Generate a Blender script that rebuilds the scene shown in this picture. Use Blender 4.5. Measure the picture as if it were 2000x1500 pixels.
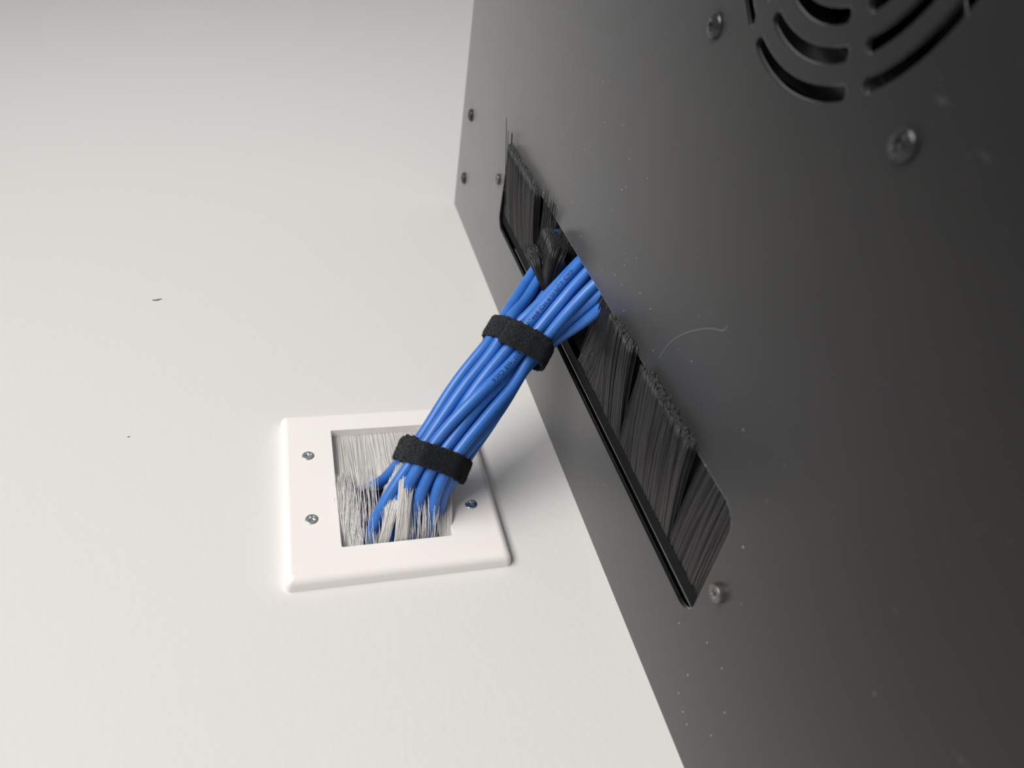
import bpy, bmesh, math, random
import numpy as np
from mathutils import Matrix, Vector

for o in list(bpy.data.objects): bpy.data.objects.remove(o, do_unlink=True)
scene = bpy.context.scene
COL = scene.collection
MM = 0.001
random.seed(4); RNG = np.random.default_rng(4)

# ------------------------------------------------------------------ camera
# world: wall plane y = 0, room at y < 0, cabinet top at z = 0 (all in mm, scaled to metres)
CAM_R = np.array([[-0.24251, -0.13789, -0.9603], [-0.6331, 0.77252, 0.04896], [0.7351, 0.61984, -0.27464]])
CAM_C = np.array([-267.7, -309.9, 148.0])
FPX = 1453.6
cam = bpy.data.cameras.new('camera'); cam_o = bpy.data.objects.new('camera', cam); COL.objects.link(cam_o)
M = Matrix.Identity(4)
for i in range(3):
    M[i][0] = CAM_R[0][i]; M[i][1] = -CAM_R[1][i]; M[i][2] = -CAM_R[2][i]; M[i][3] = CAM_C[i] * MM
cam_o.matrix_world = M
cam.sensor_fit = 'HORIZONTAL'; cam.sensor_width = 36.0; cam.lens = FPX / 2000 * 36
cam.clip_start = 0.005; cam.clip_end = 50
cam.dof.use_dof = True; cam.dof.focus_distance = 0.395; cam.dof.aperture_fstop = 8.5
scene.camera = cam_o
scene.cycles.diffuse_bounces = 8; scene.cycles.max_bounces = 14

# ------------------------------------------------------------------ world + lights
world = bpy.data.worlds.new('world'); scene.world = world; world.use_nodes = True
bg = world.node_tree.nodes['Background']; bg.inputs[0].default_value = (0.95, 0.975, 1.0, 1); bg.inputs[1].default_value = 0.30
def area(name, loc, target, sx, sy, power, color):
    l = bpy.data.lights.new(name, 'AREA'); l.shape = 'RECTANGLE'; l.size = sx; l.size_y = sy; l.energy = power; l.color = color
    o = bpy.data.objects.new(name, l); COL.objects.link(o); o.location = loc
    o.rotation_euler = (Vector(target) - Vector(loc)).to_track_quat('-Z', 'Y').to_euler()
    return o
area('ceiling_lamp_near', (-0.13, -1.40, 1.00), (-0.13, -1.40, 0), 1.2, 1.2, 44.5, (1.0, 0.975, 0.95))
area('ceiling_lamp_far', (0.9, -1.8, 1.15), (0.9, -1.8, 0), 0.6, 0.6, 3, (1.0, 0.975, 0.95))

vs = scene.view_settings
vs.view_transform = 'Standard'; vs.look = 'None'; vs.gamma = 1.0; vs.use_curve_mapping = False; vs.exposure = 0.0

# ------------------------------------------------------------------ materials
def mat(name, color, rough=0.5, metal=0.0, spec=None, **kw):
    m = bpy.data.materials.new(name); m.use_nodes = True
    b = m.node_tree.nodes['Principled BSDF']
    b.inputs['Base Color'].default_value = (*color, 1); b.inputs['Roughness'].default_value = rough
    b.inputs['Metallic'].default_value = metal
    if spec is not None: b.inputs['Specular IOR Level'].default_value = spec
    for k, v in kw.items(): b.inputs[k.replace('_', ' ')].default_value = v
    return m
def nodes(m): return m.node_tree.nodes, m.node_tree.links, m.node_tree.nodes['Principled BSDF']
def objcoord(m, scale=(1, 1, 1)):
    n, l, b = nodes(m)
    tc = n.new('ShaderNodeTexCoord'); mp = n.new('ShaderNodeMapping'); mp.inputs['Scale'].default_value = scale
    l.new(tc.outputs['Object'], mp.inputs['Vector']); return mp.outputs['Vector']
def noise(m, vec, scale, detail=2, rough=0.5):
    n, l, b = nodes(m); t = n.new('ShaderNodeTexNoise'); t.inputs['Scale'].default_value = scale
    t.inputs['Detail'].default_value = detail; t.inputs['Roughness'].default_value = rough
    l.new(vec, t.inputs['Vector']); return t.outputs['Fac']
def bump(m, h, strength, dist):
    n, l, b = nodes(m); t = n.new('ShaderNodeBump'); t.inputs['Strength'].default_value = strength; t.inputs['Distance'].default_value = dist
    l.new(h, t.inputs['Height']); l.new(t.outputs['Normal'], b.inputs['Normal']); return t
def ramp(m, f, p0, c0, p1, c1):
    n, l, b = nodes(m); r = n.new('ShaderNodeValToRGB')
    r.color_ramp.elements[0].position = p0; r.color_ramp.elements[0].color = (*c0, 1)
    r.color_ramp.elements[1].position = p1; r.color_ramp.elements[1].color = (*c1, 1)
    l.new(f, r.inputs['Fac']); return r.outputs['Color']
def mathn(m, op, a, bv):
    n, l, b = nodes(m); t = n.new('ShaderNodeMath'); t.operation = op
    for i, x in enumerate((a, bv)):
        if isinstance(x, (int, float)): t.inputs[i].default_value = x
        else: l.new(x, t.inputs[i])
    return t.outputs[0]
def mix(m, f, a, bcol):
    n, l, b = nodes(m); t = n.new('ShaderNodeMix'); t.data_type = 'RGBA'
    l.new(f, t.inputs[0])
    for i, x in ((6, a), (7, bcol)):
        if isinstance(x, tuple): t.inputs[i].default_value = (*x, 1)
        else: l.new(x, t.inputs[i])
    return t.outputs[2]

m_wall = mat('painted_drywall', (0.755, 0.738, 0.718), 0.62, spec=0.35)
v = objcoord(m_wall); h = mathn(m_wall, 'ADD', noise(m_wall, v, 260, 3, 0.55), mathn(m_wall, 'MULTIPLY', noise(m_wall, v, 70, 2), 0.8))
bump(m_wall, h, 0.22, 0.0006)
m_cavity = mat('raw_gypsum', (0.52, 0.43, 0.36), 0.9)
bump(m_cavity, noise(m_cavity, objcoord(m_cavity), 400, 3), 0.4, 0.001)

m_stud = mat('pale_timber', (0.55, 0.43, 0.33), 0.8)
bump(m_stud, noise(m_stud, objcoord(m_stud, (1, 1, 0.06)), 500, 3), 0.3, 0.0006)
m_plate = mat('ivory_white_plastic', (0.935, 0.885, 0.85), 0.34, spec=0.45)
bump(m_plate, noise(m_plate, objcoord(m_plate), 1500, 2), 0.03, 0.0002)

m_panel = mat('black_powder_coat', (0.014, 0.0135, 0.014), 0.3)
for k_, x_ in (('IOR', 1.38), ('Sheen Weight', 0.9), ('Sheen Roughness', 0.36)): m_panel.node_tree.nodes['Principled BSDF'].inputs[k_].default_value = x_
n_, l_, b_ = nodes(m_panel); v = objcoord(m_panel)
vor = n_.new('ShaderNodeTexVoronoi'); vor.inputs['Scale'].default_value = 170; l_.new(v, vor.inputs['Vector'])
patch = noise(m_panel, v, 14, 2)
dot = mathn(m_panel, 'LESS_THAN', vor.outputs['Distance'], 0.055)
sep = n_.new('ShaderNodeSeparateColor'); l_.new(vor.outputs['Color'], sep.inputs[0])
keep = mathn(m_panel, 'GREATER_THAN', mathn(m_panel, 'ADD', sep.outputs[0], mathn(m_panel, 'MULTIPLY', patch, 0.35)), 0.90)
sx_ = n_.new('ShaderNodeSeparateXYZ'); l_.new(v, sx_.inputs[0])
dusty = n_.new('ShaderNodeMapRange'); l_.new(sx_.outputs[1], dusty.inputs[0]); dusty.inputs[1].default_value = -0.175; dusty.inputs[2].default_value = -0.12; dusty.inputs[3].default_value = 0.05
speck = mathn(m_panel, 'MULTIPLY', mathn(m_panel, 'MULTIPLY', dot, keep), dusty.outputs[0])
v2 = objcoord(m_panel, (1.0, 2.6, 1.0))
scuff = mathn(m_panel, 'MULTIPLY', ramp(m_panel, noise(m_panel, v2, 60, 4, 0.6), 0.66, (0, 0, 0), 0.80, (1, 1, 1)), ramp(m_panel, noise(m_panel, v, 16, 1), 0.52, (0, 0, 0), 0.66, (1, 1, 1)))
film = ramp(m_panel, noise(m_panel, v, 9, 5, 0.65), 0.35, (0.0030, 0.0028, 0.0028), 0.75, (0.0065, 0.0060, 0.0058))
c1 = mix(m_panel, mathn(m_panel, 'MULTIPLY', scuff, 0.5), film, (0.16, 0.16, 0.17))
vo2 = n_.new('ShaderNodeTexVoronoi'); vo2.inputs['Scale'].default_value = 330; l_.new(v, vo2.inputs['Vector'])
dist_ = n_.new('ShaderNodeVectorMath'); dist_.operation = 'DISTANCE'; l_.new(v, dist_.inputs[0]); dist_.inputs[1].default_value = (0.055, -0.135, 0.0)
near_ = n_.new('ShaderNodeMapRange'); l_.new(dist_.outputs['Value'], near_.inputs[0]); near_.inputs[1].default_value = 0.02; near_.inputs[2].default_value = 0.085; near_.inputs[3].default_value = 0.30; near_.inputs[4].default_value = 0.0
sp2 = n_.new('ShaderNodeSeparateColor'); l_.new(vo2.outputs['Color'], sp2.inputs[0])
fine = mathn(m_panel, 'MULTIPLY', mathn(m_panel, 'LESS_THAN', vo2.outputs['Distance'], 0.085), mathn(m_panel, 'LESS_THAN', sp2.outputs[1], near_.outputs[0]))
speck = mathn(m_panel, 'MAXIMUM', speck, fine)
c2 = mix(m_panel, mathn(m_panel, 'MULTIPLY', speck, 0.9), c1, (0.58, 0.57, 0.54))
l_.new(c2, b_.inputs['Base Color'])
rr = n_.new('ShaderNodeMapRange'); l_.new(noise(m_panel, v, 11, 4, 0.6), rr.inputs[0]); rr.inputs[3].default_value = 0.25; rr.inputs[4].default_value = 0.33
l_.new(rr.outputs[0], b_.inputs['Roughness'])
bump(m_panel, noise(m_panel, v, 2600, 2), 0.06, 0.0002)

m_black = mat('black_metal', (0.012, 0.012, 0.013), 0.35)
m_holder = mat('black_anodised_channel', (0.006, 0.006, 0.0065), 0.7, spec=0.12)
bump(m_holder, noise(m_holder, objcoord(m_holder), 2400, 3, 0.7), 0.5, 0.0004)
m_lip = mat('edge_highlight_metal', (0.30, 0.30, 0.30), 0.28, 1.0)  # paler than the black channel: the edge's specular line put into the colour
m_inside = mat('cabinet_inside_black', (0.008, 0.008, 0.008), 0.6)
m_fan = mat('black_fan_plastic', (0.010, 0.010, 0.011), 0.22)
m_zinc = mat('nickel_screw', (0.72, 0.73, 0.73), 0.24, 1.0)
m_worn = mat('worn_black_zinc', (0.16, 0.15, 0.14), 0.33, 0.85)
bump(m_worn, noise(m_worn, objcoord(m_worn), 1800, 3), 0.25, 0.0002)
m_gloss = mat('glossy_black_screw', (0.02, 0.02, 0.02), 0.16, 0.3)
m_blue = mat('blue_pvc_jacket', (0.045, 0.155, 0.60), 0.36, spec=0.5)
n_, l_, b_ = nodes(m_blue)
l_.new(ramp(m_blue, noise(m_blue, objcoord(m_blue), 120, 3), 0.3, (0.032, 0.150, 0.51), 0.75, (0.045, 0.180, 0.56)), b_.inputs['Base Color'])
m_ink = mat('black_print', (0.012, 0.016, 0.05), 0.5)
m_velcro = mat('black_hook_loop_fabric', (0.013, 0.0155, 0.020), 0.95, spec=0.12, Sheen_Weight=0.12)
v = objcoord(m_velcro)
bump(m_velcro, mathn(m_velcro, 'ADD', noise(m_velcro, v, 1900, 3, 0.7), mathn(m_velcro, 'MULTIPLY', noise(m_velcro, v, 700, 2), 0.7)), 1.0, 0.0012)
m_wbrist = mat('white_nylon_bristle', (0.985, 0.975, 0.96), 0.28, spec=0.5)
n_, l_, b_ = nodes(m_wbrist); tr_ = n_.new('ShaderNodeBsdfTranslucent'); tr_.inputs[0].default_value = (0.985, 0.975, 0.96, 1)
mx_ = n_.new('ShaderNodeMixShader'); mx_.inputs[0].default_value = 0.5
l_.new(b_.outputs[0], mx_.inputs[1]); l_.new(tr_.outputs[0], mx_.inputs[2]); l_.new(mx_.outputs[0], n_['Material Output'].inputs[0])
m_bbrist = mat('black_nylon_bristle', (0.016, 0.0155, 0.016), 0.30, spec=0.6)
m_hair = mat('pale_hair', (0.30, 0.29, 0.27), 0.5)
m_mark = mat('dark_scuff', (0.03, 0.03, 0.04), 0.7)

# ------------------------------------------------------------------ helpers
def mesh_obj(name, verts, faces, material, parent=None, smooth=False):
    me = bpy.data.meshes.new(name); me.from_pydata([tuple(np.asarray(p) * MM) for p in verts], [], faces); me.update()
    if smooth: me.polygons.foreach_set('use_smooth', [True] * len(me.polygons))
    me.materials.append(material)
    o = bpy.data.objects.new(name, me); COL.objects.link(o)
    if parent is not None: o.parent = parent
    return o
def bake_origin(o, c):
    """move the object's origin to c (mm) keeping the mesh in place"""
    o.data.transform(Matrix.Translation(-Vector(c) * MM)); o.location = Vector(c) * MM
def empty(name, loc=(0, 0, 0)):
    o = bpy.data.objects.new(name, None); COL.objects.link(o); o.empty_display_size = 0.02
    return o
def tag(o, label=None, cat=None, group=None, kind=None):
    if label: o['label'] = label
    if cat: o['category'] = cat
    if group: o['group'] = group
    if kind: o['kind'] = kind
    return o
def box_data(x0, x1, y0, y1, z0, z1):
    v = [(x, y, z) for x in (x0, x1) for y in (y0, y1) for z in (z0, z1)]
    f = [(0, 1, 3, 2), (4, 6, 7, 5), (0, 4, 5, 1), (2, 3, 7, 6), (0, 2, 6, 4), (1, 5, 7, 3)]
    return v, f
def box(name, b, material, parent=None, bevel=0.0):
    v, f = box_data(*b); o = mesh_obj(name, v, f, material, parent)
    if bevel:
        bm = bmesh.new(); bm.from_mesh(o.data)
        bmesh.ops.bevel(bm, geom=bm.edges[:], offset=bevel * MM, segments=2, affect='EDGES', profile=0.6)
        bm.to_mesh(o.data); bm.free()
    return o
def rrect(a, b, r, n=8):
    """rounded rectangle outline, half sizes a,b, radius r -> list of 2D points (ccw)"""
    out = []
    for cx, cy, a0 in ((a - r, b - r, 0), (-a + r, b - r, 90), (-a + r, -b + r, 180), (a - r, -b + r, 270)):
        for k in range(n):
            t = math.radians(a0 + 90 * k / (n - 1)); out.append((cx + r * math.cos(t), cy + r * math.sin(t)))
    return out
def tubes(name, paths, radius, material, parent=None, sides=3, smooth=True, tip=1.0):
    """many polylines -> one mesh of thin tubes with closed tips; paths: array (N,K,3) in mm"""
    paths = np.asarray(paths, float); N, K, _ = paths.shape
    T = np.gradient(paths, axis=1); T /= np.linalg.norm(T, axis=2, keepdims=True) + 1e-9
    ref = np.array([0.31, 0.22, 0.92]); A = np.cross(T, ref); A /= np.linalg.norm(A, axis=2, keepdims=True) + 1e-9
    B = np.cross(T, A)
    rad = np.asarray(radius) * np.ones(N)
    taper = np.linspace(1, tip, K)
    ang = np.arange(sides) * 2 * math.pi / sides
    V = paths[:, :, None, :] + (rad[:, None, None, None] * taper[None, :, None, None]) * (np.cos(ang)[None, None, :, None] * A[:, :, None, :] + np.sin(ang)[None, None, :, None] * B[:, :, None, :])
    V = V.reshape(-1, 3)
    base = (np.arange(N) * K * sides)[:, None, None] + (np.arange(K - 1) * sides)[None, :, None]
    j = np.arange(sides)[None, None, :]; j2 = (j + 1) % sides
    F = np.stack([base + j, base + j2, base + sides + j2, base + sides + j], -1).reshape(-1, 4)
    cap = (np.arange(N) * K * sides)[:, None] + (K - 1) * sides + np.arange(sides)[None]
    me = bpy.data.meshes.new(name)
    nv = len(V); nf = len(F) + N
    me.vertices.add(nv); me.vertices.foreach_set('co', (V * MM).ravel())
    loops = np.concatenate([F.ravel(), cap.ravel()])
    me.loops.add(len(loops)); me.loops.foreach_set('vertex_index', loops.astype(np.int32))
    me.polygons.add(nf)
    starts = np.concatenate([np.arange(len(F)) * 4, len(F) * 4 + np.arange(N) * sides]).astype(np.int32)
    me.polygons.foreach_set('loop_start', starts)
    me.update(calc_edges=True); me.validate()
    sm = np.ones(nf, bool); sm[len(F):] = False
    me.polygons.foreach_set('use_smooth', sm if smooth else np.zeros(nf, bool))
    me.materials.append(material)
    o = bpy.data.objects.new(name, me); COL.objects.link(o)
    if parent is not None: o.parent = parent
    return o
def spline(pts, n):
    """centripetal-ish Catmull-Rom through pts -> n samples"""
    P = np.asarray(pts, float); P = np.vstack([2 * P[0] - P[1], P, 2 * P[-1] - P[-2]])
    d = np.linalg.norm(np.diff(P, axis=0), axis=1) ** 0.5; t = np.concatenate([[0], np.cumsum(d)])
    out = []
    for x in np.linspace(t[1], t[-2], n):
        i = min(max(np.searchsorted(t, x, 'right') - 1, 1), len(P) - 3)
        t0, t1, t2, t3 = t[i - 1:i + 3]; p0, p1, p2, p3 = P[i - 1:i + 3]
        a1 = (t1 - x) / (t1 - t0) * p0 + (x - t0) / (t1 - t0) * p1; a2 = (t2 - x) / (t2 - t1) * p1 + (x - t1) / (t2 - t1) * p2
        a3 = (t3 - x) / (t3 - t2) * p2 + (x - t2) / (t3 - t2) * p3
        b1 = (t2 - x) / (t2 - t0) * a1 + (x - t0) / (t2 - t0) * a2; b2 = (t3 - x) / (t3 - t1) * a2 + (x - t1) / (t3 - t1) * a3
        out.append((t2 - x) / (t2 - t1) * b1 + (x - t1) / (t2 - t1) * b2)
    return np.array(out)

# ================================================================== structure: wall
PX, PZ = 15.6, 103.5                     # centre of the wall plate
OW, OH, PT = 42.5, 28.0, 7.0             # half opening, plate thickness
hx0, hx1, hz0, hz1 = PX - 46, PX + 46, PZ - 33, PZ + 33
X0, X1, Z0, Z1, D = -2500, 3000, -1400, 1500, 12.7
wv = []; wf = []
for y in (0, D):
    wv += [(X0, y, Z0), (X1, y, Z0), (X1, y, Z1), (X0, y, Z1), (hx0, y, hz0), (hx1, y, hz0), (hx1, y, hz1), (hx0, y, hz1)]
for i in range(4):
    j = (i + 1) % 4
    wf.append((i, j, 4 + j, 4 + i)); wf.append((8 + j, 8 + i, 12 + i, 12 + j)); wf.append((4 + i, 4 + j, 12 + j, 12 + i)); wf.append((j, i, 8 + i, 8 + j))
wall = mesh_obj('wall_back', wv, wf, m_wall); tag(wall, 'white painted drywall with fine roller texture behind the black cabinet', 'wall', kind='structure')
# stud cavity behind the hole (open front box)
cv, cf = box_data(-90, 210, D, 36, -60, 270)
cav = mesh_obj('wall_cavity', cv, [f for k, f in enumerate(cf) if k != 2], m_cavity, wall)
box('wall_stud', (10, 48, 19, 35.9, -59, 269), m_stud, wall)
mesh_obj('scuff_mark', [(209.2, -0.12, 243.2), (210.1, -0.12, 243.0), (210.5, -0.12, 240.2), (211.6, -0.12, 237.0), (210.9, -0.12, 236.9), (209.2, -0.12, 239.2), (209.0, -0.12, 240.6)], [tuple(range(7))], m_mark, wall)
mesh_obj('scuff_mark', [(70.8, -0.12, 241.6), (71.4, -0.12, 241.2), (71.3, -0.12, 240.2), (70.7, -0.12, 240.4)], [(0, 1, 2, 3)], m_mark, wall)

# ================================================================== screws
def screw(name, loc, axis, radius, height, material, parent, recess='phillips', spin=0.0, dome=0.35, rim=0.75, groove=False):
    nr, na = 22, 56; V = []; F = []
    def head(r):
        if r <= rim: return height * (1 - dome * (r / rim) ** 2 * 0.35)
        k = (r - rim) / (1 - rim); return height * (1 - dome * 0.35) * math.sqrt(max(0, 1 - k * k)) if k < 1 else 0
    for i in range(nr + 1):
        r = i / nr
        if i > nr * 0.6: r = 1 - (1 - r) * (0.6 + 0.4 * (1 - r) / 0.4)
        for a in range(na):
            t = 2 * math.pi * a / na; x = r * math.cos(t); y = r * math.sin(t); z = head(r)
            cx, cy = abs(x * math.cos(spin) + y * math.sin(spin)), abs(-x * math.sin(spin) + y * math.cos(spin))
            if recess == 'phillips':
                lng, sh = max(cx, cy), min(cx, cy)
                w = 0.155 - 0.10 * lng
                m = max(0, min(1, (w - sh) / 0.05)) * max(0, min(1, (0.56 - lng) / 0.10))
                core = max(0, min(1, (0.25 - math.hypot(cx, cy)) / 0.08))
                z -= height * 0.62 * max(m * (1 - 0.45 * lng / 0.56), core)
            else:
                m = max(0, min(1, (0.42 + 0.05 * math.cos(6 * t) - r) / 0.06)); z -= height * 0.7 * m
            if groove and 0.80 < r < 0.86: z -= height * 0.12
            V.append((x * radius, y * radius, z))
    for i in range(nr):
        for a in range(na):
            b = (a + 1) % na; F.append((i * na + a, i * na + b, (i + 1) * na + b, (i + 1) * na + a))
    # skirt down into the surface
    s = len(V)
    for a in range(na):
        t = 2 * math.pi * a / na; V.append((radius * math.cos(t), radius * math.sin(t), -0.3))
    for a in range(na): b = (a + 1) % na; F.append((nr * na + a, nr * na + b, s + b, s + a))
    if axis == '-y': V = [(x, -z, y) for x, y, z in V]; F = [f for f in F]
    o = mesh_obj(name, V, F, material, parent, smooth=True)
    bm = bmesh.new(); bm.from_mesh(o.data); bmesh.ops.remove_doubles(bm, verts=bm.verts, dist=1e-6); bmesh.ops.recalc_face_normals(bm, faces=bm.faces); bm.to_mesh(o.data); bm.free()
    o.location = Vector(loc) * MM
    return o

# ================================================================== wall plate
plate = empty('wall_plate'); plate.location = (PX * MM, 0, PZ * MM)
tag(plate, 'ivory white double-width wall plate with a brush opening, fixed to the wall', 'wall plate')
W2, H2 = 60.1, 56.3
loops = []
prof = [(0.0, 0.0), (0.25, 2.2)]
for k in range(0, 9):
    t = math.radians(90 * k / 8); prof.append((0.45 + 4.2 * (1 - math.cos(t)), 3.0 + (PT - 3.0) * math.sin(t)))
for ins, hgt in prof: loops.append([(x, -hgt, z) for x, z in [(x - 0.9, z) for x, z in rrect(W2 - ins, H2 - ins, max(3.2 - ins * 0.25, 1.5))]])
for ins, hgt in ((-0.5, PT), (-0.15, PT - 0.12), (0.0, PT - 0.5), (0.0, 3.0), (0.1, -0.0)):
    loops.append([(x, -hgt, z) for x, z in rrect(OW - ins, OH - ins, 0.9)])
V = [p for L in loops for p in L]; n = len(loops[0]); F = []
for i in range(len(loops) - 1):
    for a in range(n):
        b = (a + 1) % n; F.append((i * n + a, i * n + b, (i + 1) * n + b, (i + 1) * n + a))
body = mesh_obj('plate_body', V, F, m_plate, plate, smooth=True)
bm = bmesh.new(); bm.from_mesh(body.data); bmesh.ops.recalc_face_normals(bm, faces=bm.faces)
bm.to_mesh(body.data); bm.free()
m_ = body.modifiers.new('weighted', 'WEIGHTED_NORMAL'); m_.keep_sharp = False
for (sx, sz, sp) in ((23, 41.7, 0.35), (-23, 41.7, 0.95), (-23, -41.7, 0.55), (23, -41.7, 0.2)):
    screw('screw', (sx, -PT + 0.25, sz), '-y', 3.45, 0.85, m_zinc, plate, spin=sp, dome=0.5, rim=0.8)

# ================================================================== cabinet
cab = empty('network_cabinet'); cab.location = (48 * MM, 0, 0)
tag(cab, 'black steel wall-mounted network cabinet with a brush cable slot and fan vent', 'cabinet')
CX = 48.0
def cabp(o): o.parent = cab; o.location = Vector(o.location) - cab.location; return o
FX, FY = -64.3, -307.3
curve = bpy.data.curves.new('top_panel_outline', 'CURVE'); curve.dimensions = '2D'; curve.fill_mode = 'BOTH'
curve.extrude = 0.62 * MM; curve.bevel_depth = 0.16 * MM; curve.bevel_resolution = 1
def add_outline(pts):
    s = curve.splines.new('POLY'); s.points.add(len(pts) - 1); s.use_cyclic_u = True
    for p, q in zip(s.points, pts): p.co = (q[0] * MM, q[1] * MM, 0, 1)
PXL, PXR, PYF = -270.0, 366.0, -470.0
add_outline([(PXL, PYF), (PXR, PYF), (PXR, -0.3), (PXL, -0.3)])
SLOT = (-122.0, 217.5, -119.2, -56.6)
scx, scy, sa, sb = (SLOT[0] + SLOT[1]) / 2, (SLOT[2] + SLOT[3]) / 2, (SLOT[1] - SLOT[0]) / 2, (SLOT[3] - SLOT[2]) / 2
add_outline([(scx + x, scy + y) for x, y in rrect(sa, sb, 10.0, 10)])
def arc_slot(r0, r1, a0, a1):
    """ring-segment outline with rounded ends; angles in degrees from +y, constant-width spokes handled by caller"""
    rm, w = (r0 + r1) / 2, (r1 - r0) / 2
    pts = []
    N = max(8, int((a1 - a0) / 3))
    c = w * 0.96
    P = lambda r, a: (FX + r * math.sin(math.radians(a)), FY + r * math.cos(math.radians(a)))
    dc1, dc0 = math.degrees(c / r1), math.degrees(c / r0)
    for k in range(N + 1): pts.append(P(r1, a0 + dc1 + (a1 - a0 - 2 * dc1) * k / N))
    for k in range(1, 6):
        t = math.radians(90 * k / 6); pts.append(P(r1 - c * (1 - math.cos(t)), a1 - math.degrees(c / r1) * (1 - math.sin(t))))
    for k in range(0, 6):
        t = math.radians(90 * k / 6); pts.append(P(r0 + c * (1 - math.sin(t)), a1 - math.degrees(c / r0) * (1 - math.cos(t))))
    for k in range(N + 1): pts.append(P(r0, a1 - dc0 - (a1 - a0 - 2 * dc0) * k / N))
    for k in range(1, 6):
        t = math.radians(90 * k / 6); pts.append(P(r0 + c * (1 - math.cos(t)), a0 + math.degrees(c / r0) * (1 - math.sin(t))))
    for k in range(0, 6):
        t = math.radians(90 * k / 6); pts.append(P(r1 - c * (1 - math.sin(t)), a0 + math.degrees(c / r1) * (1 - math.cos(t))))
    return pts
for r0, r1 in ((52.9, 57.8), (42.9, 47.8), (32.9, 37.8), (22.9, 27.8)):
    for k in range(6):
        half = math.degrees(2.9 / ((r0 + r1) / 2))
        add_outline(arc_slot(r0, r1, -30 + 60 * k + half, 30 + 60 * k - half))
tmp = bpy.data.objects.new('outline_tmp', curve); COL.objects.link(tmp)
dg = bpy.context.evaluated_depsgraph_get(); dg.update()
pm = bpy.data.meshes.new_from_object(tmp.evaluated_get(dg)); pm.name = 'top_panel'
bpy.data.objects.remove(tmp); pm.materials.clear(); pm.materials.append(m_panel)
top = bpy.data.objects.new('top_panel', pm); COL.objects.link(top); top.location = (0, 0, -0.78 * MM); cabp(top)
zt = -1.6
for nm, b in (('side_panel', (PXR - 1.5, PXR - 0.2, PYF, -0.5, -420, zt)), ('side_panel', (PXL + 0.2, PXL + 1.5, PYF, -0.5, -420, zt)),
              ('back_panel', (PXL + 1.6, PXR - 1.6, -2.0, -0.5, -420, zt)), ('bottom_panel', (PXL + 1.6, PXR - 1.6, PYF, -2.2, -420, -418.5)),
              ('front_frame', (PXL + 1.6, PXR - 1.6, PYF, PYF + 1.5, -418, zt))):
    cabp(box(nm, b, m_panel if nm == 'side_panel' else m_inside))
for (x, y, r, hgt, mt, rec, kw) in ((332.8, -95.8, 4.9, 2.9, m_black, 'hex', {}), (334.8, -39.8, 4.9, 2.9, m_black, 'hex', {}),
        (228.9, -87.2, 3.9, 2.6, m_worn, 'phillips', dict(spin=0.5, dome=0.1, rim=0.86)), (-130.6, -86.6, 3.9, 2.6, m_worn, 'phillips', dict(spin=0.9, dome=0.1, rim=0.86)),
        (-11.5, -254.6, 4.7, 2.8, m_gloss, 'phillips', dict(spin=0.4, dome=0.9, rim=0.62)), (-117.2, -254.4, 4.7, 2.8, m_gloss, 'phillips', dict(spin=0.1, dome=0.9, rim=0.62)),
        (-11.5, -360.0, 4.7, 2.8, m_gloss, 'phillips', dict(spin=0.7, dome=0.9, rim=0.62)), (-117.2, -360.0, 4.7, 2.8, m_gloss, 'phillips', dict(spin=0.7, dome=0.9, rim=0.62))):
    cabp(screw('screw', (x, y, 0), 'z', r, hgt, mt, None, recess=rec, **kw))

# cooling fan under the vent
fan = empty('cooling_fan'); fan.location = Vector((FX, FY, -36)) * MM
tag(fan, 'black round-bladed cooling fan seen through the curved vent slots', 'fan')
def ring(name, outer, inner, z0, z1, material, parent):
    n = len(outer); V = [(x, y, z1) for x, y in outer] + [(x, y, z1) for x, y in inner] + [(x, y, z0) for x, y in outer] + [(x, y, z0) for x, y in inner]; F = []
    for a in range(n):
        b = (a + 1) % n
        F += [(a, b, n + b, n + a), (2 * n + b, 2 * n + a, 3 * n + a, 3 * n + b), (a, 2 * n + a, 2 * n + b, b), (n + b, 3 * n + b, 3 * n + a, n + a)]
    return mesh_obj(name, V, F, material, parent)
sq = rrect(60, 60, 7, 12); ci = []
for x, y in sq:
    t = math.atan2(y, x); ci.append((58.6 * math.cos(t), 58.6 * math.sin(t)))
ring('fan_frame', sq, ci, 0, 25.5, m_fan, fan)
hub_p = [(0.01, 21), (17, 21), (19.5, 20), (20.5, 18), (20.5, 3)]
V = []; F = []
for r, z in hub_p:
    for a in range(40): V.append((r * math.cos(a * math.pi / 20), r * math.sin(a * math.pi / 20), z))
for i in range(len(hub_p) - 1):
    for a in range(40): b = (a + 1) % 40; F.append((i * 40 + a, (i + 1) * 40 + a, (i + 1) * 40 + b, i * 40 + b))
mesh_obj('hub', V, F, m_fan, fan, smooth=True)
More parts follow.
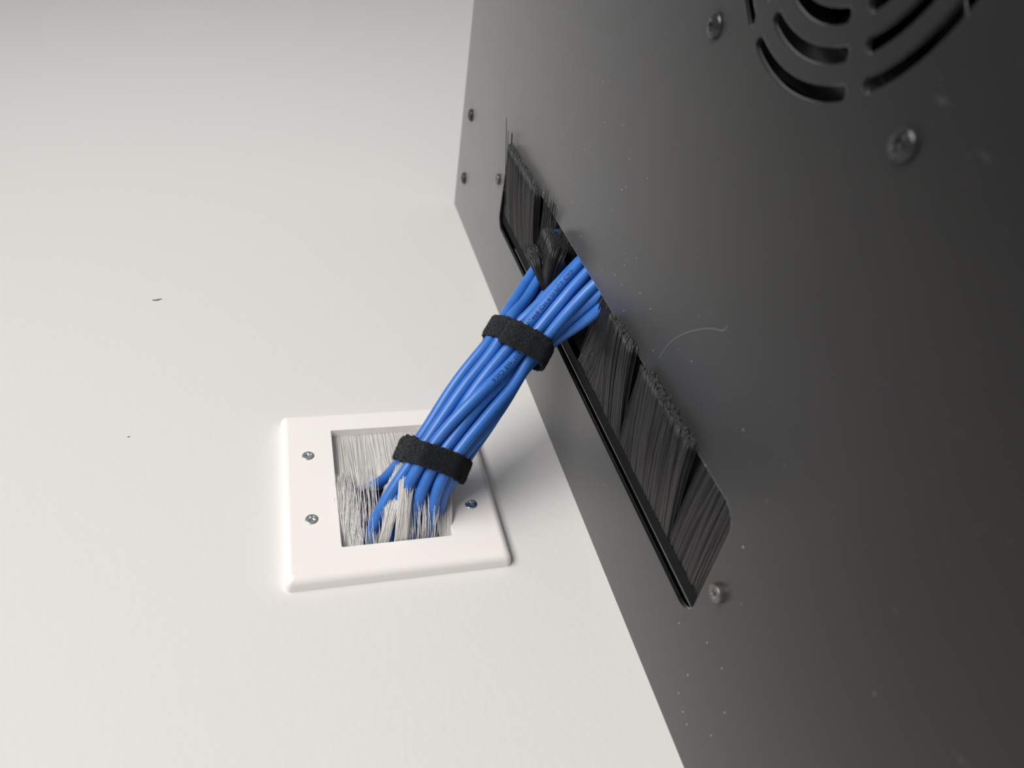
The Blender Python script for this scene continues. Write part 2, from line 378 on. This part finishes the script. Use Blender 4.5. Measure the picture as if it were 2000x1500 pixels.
for k in range(7):
    V = []; F = []; a0 = 2 * math.pi * k / 7
    for i in range(7):
        r = 20 + 34.5 * i / 6
        for j in range(7):
            s = j / 6; a = a0 + (0.25 + 0.62 * s) - 0.18 * (i / 6); z = 4 + 15 * s - 2.0 * math.sin(s * math.pi)
            for dz in (0, 1.2): V.append((r * math.cos(a), r * math.sin(a), z + dz))
    I = lambda i, j, d: (i * 7 + j) * 2 + d
    for i in range(6):
        for j in range(6):
            F += [(I(i, j, 1), I(i + 1, j, 1), I(i + 1, j + 1, 1), I(i, j + 1, 1)), (I(i, j, 0), I(i, j + 1, 0), I(i + 1, j + 1, 0), I(i + 1, j, 0))]
    for i in range(6):
        F += [(I(i, 0, 0), I(i + 1, 0, 0), I(i + 1, 0, 1), I(i, 0, 1)), (I(i, 6, 1), I(i + 1, 6, 1), I(i + 1, 6, 0), I(i, 6, 0))]
        F += [(I(6, i, 0), I(6, i + 1, 0), I(6, i + 1, 1), I(6, i, 1))]
    mesh_obj('blade', V, F, m_fan, fan, smooth=True)
tubes('fan_wire', [spline([(-44, 40, 26), (-30, 46, 25.9), (-16, 44, 25.9), (4, 50, 24), (20, 52, 20)], 14)], 0.55, m_fan, fan, sides=6)

# ================================================================== cables
S1 = np.array([2.5, -33.0, 81.2]); S2 = np.array([43.7, -77.0, 33.1])
tB = (S2 - S1) / np.linalg.norm(S2 - S1)
vB = np.array([-0.652, -0.748, 0.126]); vB -= tB * (vB @ tB); vB /= np.linalg.norm(vB)      # front of the bundle
uB = np.cross(tB, vB)                                                                        # across the bundle, downwards
CR = 3.05; CD = 2 * CR
slots = []
for row, cnt in ((2, 3), (1, 4), (0, 5), (-1, 4), (-2, 3)):
    for k in range(cnt): slots.append(((k - (cnt - 1) / 2) * CD * 1.02, row * CD * 0.866 * 0.95))
paths = []
def rot2(u, v, a): c, s = math.cos(a), math.sin(a); return u * c - v * s, u * s + v * c
TW = math.radians(-26)
PERM = {1: 0, 0: 4, 4: 5, 5: 1, 9: 8, 8: 9}       # cables that change places between the straps
for i in range(len(slots)):
    u, vv = slots[PERM.get(i, i)]; ub, vb_ = slots[i]
    j1, j2 = RNG.normal(0, 1, 3), RNG.normal(0, 1, 3)
    wx, wz = -5.5 - vv * 1.25, 98.5 - u * 1.42
    p_w1 = np.array([wx, -3, wz]); p_w0 = np.array([wx - 3, 11, wz + 0.5]); p_w00 = np.array([wx - 4 + 0.3 * j1[2], 20 + (8 if vv > 0 else 0), wz - 30]); p_w000 = np.array([wx - 2 + j1[0], 20 + (8 if vv > 0 else 0), 0 + 3 * j1[1]])
    s1 = S1 + uB * u + vB * vv
    u2, v2 = rot2(ub, vb_, TW)
    um, vm = rot2((u + ub) / 2, (vv + vb_) / 2 + {1: 2.5, 0: 0.8, 4: -1.5, 5: -0.5}.get(i, 0), TW * 0.5)
    mid = (S1 + S2) / 2 + uB * (um * 1.10) + vB * (vm * 1.10 + 1.0) + uB * j1[0] * 1.9 + vB * j1[1] * 1.2
    s2 = S2 + uB * u2 + vB * v2
    if u2 < -6.0: e = np.array([99.0 - (u2 + 9) * 1.6, -97 - v2 * 0.55, 0.0]); pre = np.array([80.0 - (u2 + 9) * 0.8, -82.5 - v2 * 0.5, 17.0 + v2 * 0.25])
    else: e = np.array([55.0 - u2 * 1.75, -104.5 - v2 * 0.72, 0.0]); pre = None
    if i == 4: e = np.array([82.0, -96.0, 0.0]); pre = np.array([68.0, -81.5, 17.0])
    if i == 0: e = np.array([60.0, -112.5, 0.0])
    dn_ = (e - (pre if pre is not None else s2)); dn_ = dn_ / np.linalg.norm(dn_); e2 = e + dn_ * 30; e3 = e2 + np.array([2, -8, -45]); e4 = e3 + np.array([0, -2, -75])
    tx_ = (pre if pre is not None else e) - s2; tx_ = tx_ / np.linalg.norm(tx_) * 0.75 + tB * 0.25
    pts = [p_w000, p_w00, p_w0, p_w1, s1 - tB * 6, s1 + tB * 6, mid, s2 - tB * 6, s2 + tx_ * 5] + ([pre] if pre is not None else []) + [e, e2, e3, e4]
    WALLP = {3: (-18.5, 119.5), 0: (-14.5, 107.5), 1: (-18.5, 97.0), 2: (-19.0, 86.5), 6: (-13.0, 80.0)}
    if PERM.get(i, i) in WALLP:
        wx, wz = WALLP[PERM.get(i, i)]; pts[1:4] = [np.array([wx - 2, 28, wz - 30]), np.array([wx - 3, 11, wz]), np.array([wx, -3, wz])]
    if i == 7:      # the cable that loops back inside the wall
        pts[0:4] = [np.array([130, 26, 142.0]), np.array([72, 22, 134.0]), np.array([30, 12, 121.5]), np.array([16, 0, 110.0])]
    paths.append(pts)
NS = 110
C3 = np.array([spline(p, NS) for p in paths])
# arc-length style re-sampling keeps neighbouring stations side by side
def resample(P, n):
    d = np.concatenate([[0], np.cumsum(np.linalg.norm(np.diff(P, axis=0), axis=1))]); s = np.linspace(0, d[-1], n)
    return np.stack([np.interp(s, d, P[:, k]) for k in range(3)], 1)
C3 = np.array([resample(spline(p, 400), NS) for p in paths])
NCB = len(paths)
for it in range(90):
    push = np.zeros_like(C3)
    for sh in range(-9, 10):
        lo, hi = max(0, -sh), NS - max(0, sh)
        A = C3[:, lo:hi]; Bq = C3[:, lo + sh:hi + sh]
        dd = A[:, None] - Bq[None]; dist = np.sqrt((dd ** 2).sum(-1)) + 1e-6
        w = np.clip(CD - dist, 0, None); w[np.arange(NCB), np.arange(NCB)] = 0
        push[:, lo:hi] += (dd / dist[..., None] * w[..., None]).sum(1) * (0.10 + 0.22 * (sh == 0))
    C3 = C3 + np.clip(push, -1.5, 1.5)
    if it < 80: C3[:, 1:-1] = 0.88 * C3[:, 1:-1] + 0.06 * (C3[:, :-2] + C3[:, 2:])
    # keep clear of the slot rim and of the plate opening
    m = (np.abs(C3[..., 2]) < 3.5) & (C3[..., 1] < -30)
    C3[..., 1] = np.where(m, np.clip(C3[..., 1], SLOT[2] + CR + 0.3, SLOT[3] - CR - 0.3), C3[..., 1])
    m = (C3[..., 1] > -PT - 2) & (C3[..., 1] < D + 1)
    C3[..., 0] = np.where(m, np.clip(C3[..., 0], PX - OW + CR + 1.2, PX + OW - CR - 1), C3[..., 0])
    C3[..., 2] = np.where(m, np.clip(C3[..., 2], PZ - OH + CR + 0.8, PZ + OH - CR - 0.8), C3[..., 2])
def smooth_path(P, k=3):
    P = P.copy()
    for _ in range(k): P[1:-1] = 0.5 * P[1:-1] + 0.25 * (P[:-2] + P[2:])
    return P
C3 = np.array([smooth_path(p, 2) for p in C3])

def frames(P):
    T = np.gradient(P, axis=0); T /= np.linalg.norm(T, axis=1, keepdims=True)
    N = vB[None] - T * (T @ vB)[:, None]; N /= np.linalg.norm(N, axis=1, keepdims=True)
    return T, N, np.cross(T, N)
LABELS = {
 0: 'blue network cable with black printed lettering running into the cabinet slot',
 1: 'blue network cable with upside-down black lettering between the two straps',
 2: 'blue network cable at the right of the three frontmost in the bundle',
 8: 'blue network cable entering the slot just left of the lettered cable, half under bristles',
 3: 'thick blue network cable leaving the wall plate opening at its left end',
 4: 'blue network cable second from the left behind the bundle front row',
 5: 'blue network cable third from the left behind the bundle front row',
 6: 'blue network cable just behind the front row on the right of the bundle',
 7: 'leftmost blue network cable, bending back behind the white bristles into the wall',
 11: 'rightmost blue network cable along the lower right side of the bundle',
}
cables = []
for i in range(len(paths)):
    P = smooth_path(resample(spline(C3[i][::2], 600), 260), 1)
    T, N, B = frames(P); ns = 16; ang = np.arange(ns) * 2 * math.pi / ns
    rr_ = CR * np.ones(len(P))
    V = P[:, None] + rr_[:, None, None] * (np.cos(ang)[None, :, None] * N[:, None] + np.sin(ang)[None, :, None] * B[:, None])
    F = [(k * ns + a, k * ns + (a + 1) % ns, (k + 1) * ns + (a + 1) % ns, (k + 1) * ns + a) for k in range(len(P) - 1) for a in range(ns)]
    F += [tuple(range(ns))[::-1], tuple((len(P) - 1) * ns + a for a in range(ns))]
    o = mesh_obj('network_cable', V.reshape(-1, 3), F, m_blue, None, smooth=True)
    tag(o, LABELS.get(i, 'blue network cable packed inside the back of the strapped bundle'), 'cable', 'blue network cables in the bundle')
    cables.append((o, P, T, N, B))

def cable_text(ci, body, start_pt, direction, size, up_sign, roll=0.0):
    o, P, T, N, B = cables[ci]
    cu = bpy.data.curves.new('print', 'FONT'); cu.body = body; cu.size = size * MM; cu.space_character = 1.12; cu.resolution_u = 2; cu.align_y = 'CENTER'
    t = bpy.data.objects.new('print_tmp', cu); COL.objects.link(t)
    dg = bpy.context.evaluated_depsgraph_get(); dg.update()
    me = bpy.data.meshes.new_from_object(t.evaluated_get(dg)); bpy.data.objects.remove(t); me.name = 'printed_text'
    s = np.concatenate([[0], np.cumsum(np.linalg.norm(np.diff(P, axis=0), axis=1))])
    k0 = np.argmin(np.linalg.norm(P - start_pt, axis=1)); s0 = s[k0]
    # front direction: the side of the jacket that faces the bundle's front
    for vtx in me.vertices:
        x, y = vtx.co.x / MM, vtx.co.y / MM
        sp = s0 + direction * x
        p = np.array([np.interp(sp, s, P[:, k]) for k in range(3)]); n_ = np.array([np.interp(sp, s, N[:, k]) for k in range(3)]); b_ = np.array([np.interp(sp, s, B[:, k]) for k in range(3)])
        n_ /= np.linalg.norm(n_); b_ /= np.linalg.norm(b_)
        a = y / CR + roll
        q = p + (CR + 0.06) * (math.cos(a) * n_ + math.sin(a) * b_ * up_sign)
        vtx.co = Vector(q) * MM
    me.materials.clear(); me.materials.append(m_ink)
    to = bpy.data.objects.new('printed_text', me); COL.objects.link(to); to.parent = o; tag(to, 'black printed cable marking')
    return to

# ================================================================== hook-and-loop straps
def hull(pts):
    pts = sorted(map(tuple, pts)); 
    def half(ps):
        h = []
        for p in ps:
            while len(h) >= 2 and (h[-1][0] - h[-2][0]) * (p[1] - h[-2][1]) - (h[-1][1] - h[-2][1]) * (p[0] - h[-2][0]) <= 0: h.pop()
            h.append(p)
        return h
    a = half(pts); b = half(pts[::-1]); return np.array(a[:-1] + b[:-1])
def strap(center, tilt, label, width, start_deg, turns, seed, shift):
    rng = np.random.default_rng(seed)
    nrm = tB * math.cos(tilt) - uB * math.sin(tilt); uu = uB * math.cos(tilt) + tB * math.sin(tilt)
    rings = []
    for off in (-width / 2, 0, width / 2):
        cs = []
        c0 = center + nrm * off
        for o, P, T, N, B in cables:
            d = (P - c0) @ nrm
            near = np.linalg.norm(P - c0, axis=1) < 45
            for k in range(len(P) - 1):
                if near[k] and d[k] <= 0 < d[k + 1]:
                    f = -d[k] / (d[k + 1] - d[k]); p = P[k] * (1 - f) + P[k + 1] * f - c0
                    cs.append((p @ uu, p @ vB))
        pts = [(a + (CR + 0.35) * math.cos(t), b + (CR + 0.35) * math.sin(t)) for a, b in cs for t in np.linspace(0, 2 * math.pi, 16, endpoint=False)]
        Hh = hull(pts); ctr = Hh.mean(0)
        angs = np.radians(np.arange(0, 360, 2.0)); rad = []
        for t in angs:      # radial distance of the hull
            dct = np.array([math.cos(t), math.sin(t)]); best = 0
            for k in range(len(Hh)):
                a = Hh[k] - ctr; e_ = Hh[(k + 1) % len(Hh)] - Hh[k]; den = dct[0] * e_[1] - dct[1] * e_[0]
                if abs(den) < 1e-9: continue
                r = (a[0] * e_[1] - a[1] * e_[0]) / den; s = (a[0] * dct[1] - a[1] * dct[0]) / den
                if r > 0 and -1e-6 <= s <= 1 + 1e-6: best = max(best, r)
            rad.append(best)
        rings.append((ctr, np.array(rad)))
    ctr = sum(r[0] for r in rings) / 3; rad = np.maximum(np.maximum(rings[0][1], rings[1][1]), rings[2][1]) + 0.15
    rs = rad.copy()
    for _ in range(4): rs = 0.5 * rs + 0.25 * (np.roll(rs, 1) + np.roll(rs, -1))
    rad = np.maximum(rs, rad - 0.05)
    th = 1.5; steps = int(turns * 230); nw = 22
    V = []; F = []
    edge_n = [rng.normal(0, 1, steps + 1) for _ in range(2)]
    for e_ in edge_n: e_[:] = np.convolve(e_, [0.25, 0.5, 0.25], 'same')
    for k in range(steps + 1):
        ph = math.radians(start_deg) + 2 * math.pi * turns * k / steps
        g = (ph % (2 * math.pi)) / (2 * math.pi) * 180; i0 = int(g) % 180; f = g - int(g); base = rad[i0] * (1 - f) + rad[(i0 + 1) % 180] * f
        lay = 2 * math.pi * turns * k / steps / (2 * math.pi)
        lift = th * 1.12 * max(0, min(1, (lay - 0.93) / 0.09))
        endk = min(1.0, (steps - k) / 8.0)
        for side in (0, 1):
            for j in range(nw + 1):
                q = j / nw * 2 - 1
                wv_ = width / 2 * q + shift * max(0, min(1, (lay - 0.80) / 0.25)) + (edge_n[0][k] * max(0, q) ** 6 + edge_n[1][k] * max(0, -q) ** 6) * 0.40
                r = base + lift + side * th * (0.72 + 0.28 * (1 - abs(q) ** 6)) + (rng.normal(0, 0.13) if side else 0) - (0.25 * (1 - endk) if side else 0)
                p2 = ctr + r * np.array([math.cos(ph), math.sin(ph)])
                V.append(center + uu * p2[0] + vB * p2[1] + nrm * wv_)
    S = 2 * (nw + 1)
    for k in range(steps):
        a, b = k * S, (k + 1) * S
        for j in range(nw):
            F.append((a + nw + 1 + j, b + nw + 1 + j, b + nw + 2 + j, a + nw + 2 + j)); F.append((a + j + 1, b + j + 1, b + j, a + j))
        F.append((a, b, b + nw + 1, a + nw + 1)); F.append((a + nw, a + 2 * nw + 1, b + 2 * nw + 1, b + nw))
    for a, fl in ((0, 0), (steps * S, 1)):
        for j in range(nw):
            q = (a + j, a + nw + 1 + j, a + nw + 2 + j, a + j + 1); F.append(q[::-1] if fl else q)
    o = mesh_obj('cable_strap', V, F, m_velcro, None, smooth=True)
    bm = bmesh.new(); bm.from_mesh(o.data); bmesh.ops.recalc_face_normals(bm, faces=bm.faces); bm.to_mesh(o.data); bm.free()
    # loop pile: short curled fibres standing off the outer face
    Va = np.array(V).reshape(steps + 1, 2, nw + 1, 3); fib = []
    for _ in range(5200):
        k = rng.integers(2, steps - 2); j = rng.integers(0, nw + 1); p = Va[k, 1, j]; out = p - Va[k, 0, j]; out /= np.linalg.norm(out) + 1e-9
        if j in (0, nw): out = out * 0.4 + nrm * (1 if j else -1)
        a_ = rng.normal(0, 1, 3); a_ -= out * (a_ @ out); a_ /= np.linalg.norm(a_); L_ = rng.uniform(0.25, 0.7)
        fib.append([p - out * 0.1, p + out * L_ * 0.5 + a_ * 0.1, p + out * L_ * 0.75 + a_ * 0.4, p + out * L_ * 0.35 + a_ * 0.75])
    fz = tubes('loop_pile', fib, 0.05, m_velcro, o, sides=3); tag(fz, kind='stuff')
    tag(o, label, 'strap', 'hook-and-loop straps around the bundle')
    return o
strap(S1, math.radians(11), 'black fuzzy hook-and-loop strap around the bundle near the wall plate', 12.4, 150, 1.42, 3, -1.6)
strap(S2, math.radians(5), 'black fuzzy hook-and-loop strap around the bundle near the cabinet slot', 12.8, 20, 1.30, 8, -1.8)

cable_text(0, '4007468 Cat.6 U/UTP CMP', S2 + tB * 3 + vB * 8, 1, 3.4, -1)
cable_text(1, '4007468 Cat.6', S2 - tB * 8.0 + vB * 8 + uB * 5, -1, 3.4, 1)

# ================================================================== black brush strip in the cabinet slot
cablepts = np.concatenate([c[1] for c in cables])
from mathutils.kdtree import KDTree
kd = KDTree(len(cablepts))
for i_, p_ in enumerate(cablepts): kd.insert(p_, i_)
kd.balance()
cmin, cmax = cablepts.min(0) - 5, cablepts.max(0) + 5
def push_out(paths, clear, iters=3, fixed=1):
    """move bristle points off the cables so that they lie on the jackets instead of inside them"""
    P = np.array(paths, float)
    for _ in range(iters):
        near = ((P > cmin) & (P < cmax)).all(-1)
        for i, k in zip(*np.nonzero(near)):
            if k < fixed: continue
            co, idx, d = kd.find(P[i, k])
            if d < clear: P[i, k] += (P[i, k] - cablepts[idx]) / (d + 1e-6) * (clear - d)
        P[:, 1:-1] = 0.8 * P[:, 1:-1] + 0.1 * (P[:, :-2] + P[:, 2:])
    return P
strip = box('brush_strip', (SLOT[0] - 6, SLOT[1] + 6, -66.6, -59.8, -9.5, -2.4), m_holder, None, bevel=0.35); cabp(strip)
lip = box('channel_lip_highlight', (SLOT[0] - 6, SLOT[1] + 6, -60.1, -59.3, -9.5, -1.9), m_lip, strip, bevel=0.25); lip.location = -Vector(cab.location)  # thin strip added along the channel edge to draw its lit line
def cabc(o): o.parent = strip; o.location = -Vector(cab.location) - Vector(strip.location); return o
def lift_amount(x):
    z = 0.0
    for a, b in ((134, 205), (-27, 3), (-90, -37)):
        k = min(1, max(0, (x - a) / 2.0)) * min(1, max(0, (b - x) / 2.0)); z = max(z, k)
    return z
NB = 7; B_ = []; rads = []
svals = np.linspace(0, 1, NB)
clump = lambda x: 1.8 * math.sin(x * 0.21) + 1.3 * math.sin(x * 0.53 + 1.0) + 0.7 * math.sin(x * 1.37 + 2)
for k in range(9000):
    x = RNG.uniform(SLOT[0] - 3, SLOT[1] + 3); lay = RNG.uniform(0, 1)
    if 16 < x < 78: continue
    tipx = x + clump(x) * 0.9 + RNG.normal(0, 0.5)
    L = lift_amount(tipx)
    root = np.array([x, -65.5, -6.0 + 3.2 * lay])
    if L > 0.5:
        tip = np.array([tipx, -122.5 - 0.8 * lay + RNG.normal(0, 0.75), 0.9 + 4.6 * lay])
        zz = root[2] + (tip[2] - root[2]) * svals ** 1.15 + 1.4 * np.sin(svals * math.pi)
    else:
        tip = np.array([tipx, -127.0, -6.0 + 2.4 * lay])
        zz = root[2] + (tip[2] - root[2]) * svals + (1.1 if x < 120 else 0.6) * np.sin(svals * math.pi)
        if 105 < x < 134 and RNG.uniform() < 0.045:
            tip = np.array([x - RNG.uniform(2, 12), -125 - RNG.uniform(0, 5), 1.0 + RNG.uniform(0, 3)]); zz = root[2] + (tip[2] - root[2]) * svals ** 1.3
    xx = x + (tip[0] - x) * svals ** 1.6
    yy = root[1] + (tip[1] - root[1]) * svals
    B_.append(np.stack([xx, yy, zz], 1)); rads.append(RNG.uniform(0.15, 0.21))
for k in range(2600):      # lower layer that stays under the sheet
    x = RNG.uniform(SLOT[0] - 3, SLOT[1] + 3)
    if 16 < x < 100: continue
    root = np.array([x, -65.5, -6.5 + RNG.uniform(0, 1)]); tip = np.array([x + clump(x) * 0.5 + RNG.normal(0, 0.6), -127.0, -7.0 + RNG.uniform(0, 1.2)])
    p = root + (tip - root) * svals[:, None]; p[:, 2] += 0.9 * np.sin(svals * math.pi); B_.append(p); rads.append(RNG.uniform(0.15, 0.21))
# bristles pressed down and splayed next to the cables
for k in range(900):
    x = RNG.uniform(16, 40); lay = RNG.uniform(0, 1)
    tip = np.array([x - RNG.uniform(2, 26) , -112 - RNG.uniform(0, 14), -4.2 - 3.5 * lay])
    root = np.array([x, -65.5, -6.0 + 3.2 * lay]); s = svals[:, None]
    p = root + (tip - root) * s; p[:, 0] = x + (tip[0] - x) * svals ** 0.8; p[:, 2] += 1.6 * np.sin(svals * math.pi) * lay
    B_.append(p); rads.append(RNG.uniform(0.14, 0.20))
for k in range(160):   # under the cables
    x = RNG.uniform(38, 78); root = np.array([x, -66, -6.5]); tip = np.array([x + RNG.normal(0, 3), -100 - RNG.uniform(0, 15), -30 - RNG.uniform(0, 15)]); s = svals[:, None]
    p = root + (tip - root) * s; B_.append(p); rads.append(0.22)
# tuft swept up over the left-hand cables
for k in range(3600):
    q = RNG.uniform(); lay = RNG.uniform()
    root = np.array([58 + 48 * q, -66, -6 + 3 * lay])
    if RNG.uniform() < 0.62: tip = np.array([73 + 20 * q + RNG.normal(0, 0.8), -117.5 - 2.0 * lay + RNG.normal(0, 0.4), 2.5 + 8.5 * lay + RNG.normal(0, 0.4)])
    else: tip = np.array([86 + 9 * q + RNG.normal(0, 1.6), -104 - 4 * RNG.uniform(), 10 + 8 * lay + RNG.normal(0, 1)])
    midp = np.array([root[0] * 0.45 + tip[0] * 0.55, -92, 9.5 + 3.5 * lay])
    p = spline([root, midp, tip], NB); B_.append(p); rads.append(RNG.uniform(0.15, 0.20))
for (x0, tip) in ((214, (214, -129, 3)), (210, (207, -131, 2.5)), (209, (206, -130, 2.2)), (208.5, (205.5, -130.5, 3)), (216.2, (219, -136, 4))):
    root = np.array([x0, -70, -3.2]); B_.append(root + (np.array(tip) - root) * svals[:, None]); rads.append(0.26)
B_ = push_out(B_, CR + 0.4)
# nothing passes through the slot rim: stay inside in x, and over or under the sheet at the far edge
inside = (B_[:, :, 1] > SLOT[2] - 1) & (B_[:, :, 2] > -3.5)
B_[:, :, 0] = np.where(inside & (B_[:, :, 1] < -75), np.clip(B_[:, :, 0], SLOT[0] + 0.6, SLOT[1] + 6), B_[:, :, 0])
bb = tubes('bristles', B_, rads, m_bbrist, None, sides=4); cabc(bb); tag(bb, 'black nylon brush bristles', kind='stuff')

# ================================================================== white brush strips of the wall plate
def pl(o): o.parent = plate; o.location = Vector(o.location) - plate.location; return o
hs_r = box('brush_strip', (PX + OW + 0.6, PX + OW + 5, -2.6, 5.4, PZ - OH - 3, PZ + OH + 3), m_plate, None); pl(hs_r)
hs_l = box('brush_strip', (PX - OW - 5, PX - OW - 0.4, -2.4, 5.4, PZ - OH - 3, PZ + OH + 3), m_plate, None)
hs_l.data.transform(Matrix.Translation((0, 0.0028, 0))); pl(hs_l)
W_ = []; wr = []; KW = 6; sv = np.linspace(0, 1, KW)
wcl = lambda z: 1.2 * math.sin(z * 0.45) + 0.7 * math.sin(z * 1.13 + 0.7)
for k in range(4200):          # right-hand row, lying in the opening
    z = RNG.uniform(PZ - OH - 1, PZ + OH + 1); lay = RNG.uniform()
    root = np.array([PX + OW + 1.5, -2.2 + 3.4 * lay, z])
    tip = np.array([15.2 + RNG.normal(0, 0.5), -0.6 - 2.6 * (1 - lay) + RNG.normal(0, 0.25) - 1.2 * abs(math.sin(z * 0.31)), z + wcl(z) * 1.0 + RNG.normal(0, 0.5)])
    if z < 108:  # pushed outwards by the bundle
        g = min(1, (108 - z) / 14); tip += np.array([4 * g, -11 * g * RNG.uniform(0.5, 1.0), -1.0 * g])
    p = root + (tip - root) * sv[:, None]; p[:, 1] = root[1] + (tip[1] - root[1]) * sv ** 1.5
    W_.append(p); wr.append(RNG.uniform(0.075, 0.12))
W_ = push_out(W_, CR + 0.3)
wa = tubes('bristles', W_, wr, m_wbrist, None, sides=6); wa.parent = hs_r; wa.location = -(Vector(plate.location) + Vector(hs_r.location)); tag(wa, 'clear white brush bristles', kind='stuff')
W2_ = []; wr2 = []
def wb(z, tip, bow, r=None):
    root = np.array([PX - OW - 1.2, -0.2 + RNG.uniform(0, 3.2), z])
    m1 = root + (tip - root) * 0.45 + bow
    W2_.append(spline([root, m1, tip], KW)); wr2.append(r or RNG.uniform(0.08, 0.125))
for k in range(1100):          # left end, leaning up and away from the first cable
    z = RNG.uniform(121.0, 132); f = (z - 121.0) / 11; q = RNG.uniform()
    tx = RNG.uniform(16, 24) if q < 0.25 else RNG.uniform(-6, 17)
    tip = np.array([tx, -4.0 - 3.5 * RNG.uniform(), 124.5 + 6.5 * f + RNG.normal(0, 0.9)])
    if q > 0.93: tip[2] -= RNG.uniform(2, 8); tip[1] -= 4
    wb(z, tip, np.array([0, -1.6 - RNG.uniform(0, 1), 0.0]))
for k in range(26):            # stragglers across the gap
    z = RNG.uniform(112, 121); wb(z, np.array([RNG.uniform(10, 26), -9 - RNG.uniform(0, 10), z + RNG.normal(0, 2.5)]), np.array([-3, -6, 0]))
for k in range(650):           # between the first two cables, sweeping to the right
    z = RNG.uniform(110, 115.5); q = RNG.uniform()
    wb(z, np.array([-4 + 10 * q + RNG.normal(0, 1), -20 - 9 * q, 109 - 9 * q - 3 * RNG.uniform()]), np.array([-5, -5, -1.0]))
for k in range(1000):          # middle clump riding on the bundle
    z = RNG.uniform(99.5, 106); q = RNG.uniform(0.6, 1)
    wb(z, np.array([-9 + 12 * q + RNG.normal(0, 1), -33 * q - 1, 96 + (z - 102) * 0.7 + RNG.normal(0, 0.7)]), np.array([-6, -7, 1.0]))
for k in range(60):            # thin strands over the right-hand cables
    z = RNG.uniform(84, 99); q = RNG.uniform(); wb(z, np.array([-4 + 10 * q, -14 - 18 * q, z - 2 + RNG.normal(0, 2)]), np.array([-6, -6, 0]))
for k in range(420):           # right end
    z = RNG.uniform(75.6, 82); q = RNG.uniform()
    wb(z, np.array([-8 + 12 * q, -6 - 12 * q, z - 1.5 - 2 * q + RNG.normal(0, 0.8)]), np.array([-2, -3, 0]))
W2_ = push_out(W2_, CR + 0.3)
lim = (W2_[:, :, 1] > -PT - 0.3)
W2_[:, 1:, 0] = np.where(lim[:, 1:], np.maximum(W2_[:, 1:, 0], PX - OW + 0.35), W2_[:, 1:, 0])
W2_[:, 0, 0] = PX - OW + 0.3; W2_[:, 0, 1] = np.clip(W2_[:, 0, 1], 0.2, 4)
wb_o = tubes('bristles', W2_, wr2, m_wbrist, None, sides=6); wb_o.parent = hs_l; wb_o.location = -(Vector(plate.location) + Vector(hs_l.location)); tag(wb_o, 'clear white brush bristles', kind='stuff')

# ================================================================== small things
hair = tubes('stray_hair', [spline([(-43, -131, 0.12), (-46, -140, 0.12), (-52.3, -149.3, 0.14), (-61, -158, 0.14), (-69, -164.5, 0.14), (-77, -169.3, 0.12), (-77.8, -172, 0.12)], 40)], 0.085, m_hair, None, sides=5)
tag(hair, 'thin pale curved hair lying on the black cabinet top', 'hair')

for k, (cx_, cy_, r_) in enumerate(((141, -61.5, 0.75), (134.5, -61.2, 0.45), (121, -61.8, 0.6), (117, -62.5, 0.4), (127, -62, 0.35))):
    bm = bmesh.new(); bmesh.ops.create_icosphere(bm, subdivisions=2, radius=r_ * MM)
    for v_ in bm.verts: v_.co *= 1 + RNG.normal(0, 0.14)
    me = bpy.data.meshes.new('plaster_crumb'); bm.to_mesh(me); bm.free(); me.materials.append(m_plate)
    o = bpy.data.objects.new('plaster_crumb', me); COL.objects.link(o); o.location = Vector((cx_, cy_, -2.4 + r_ * 0.8)) * MM
    tag(o, 'tiny white plaster crumb in the black channel above the strapped cables', 'crumb', 'plaster crumbs in the brush channel')
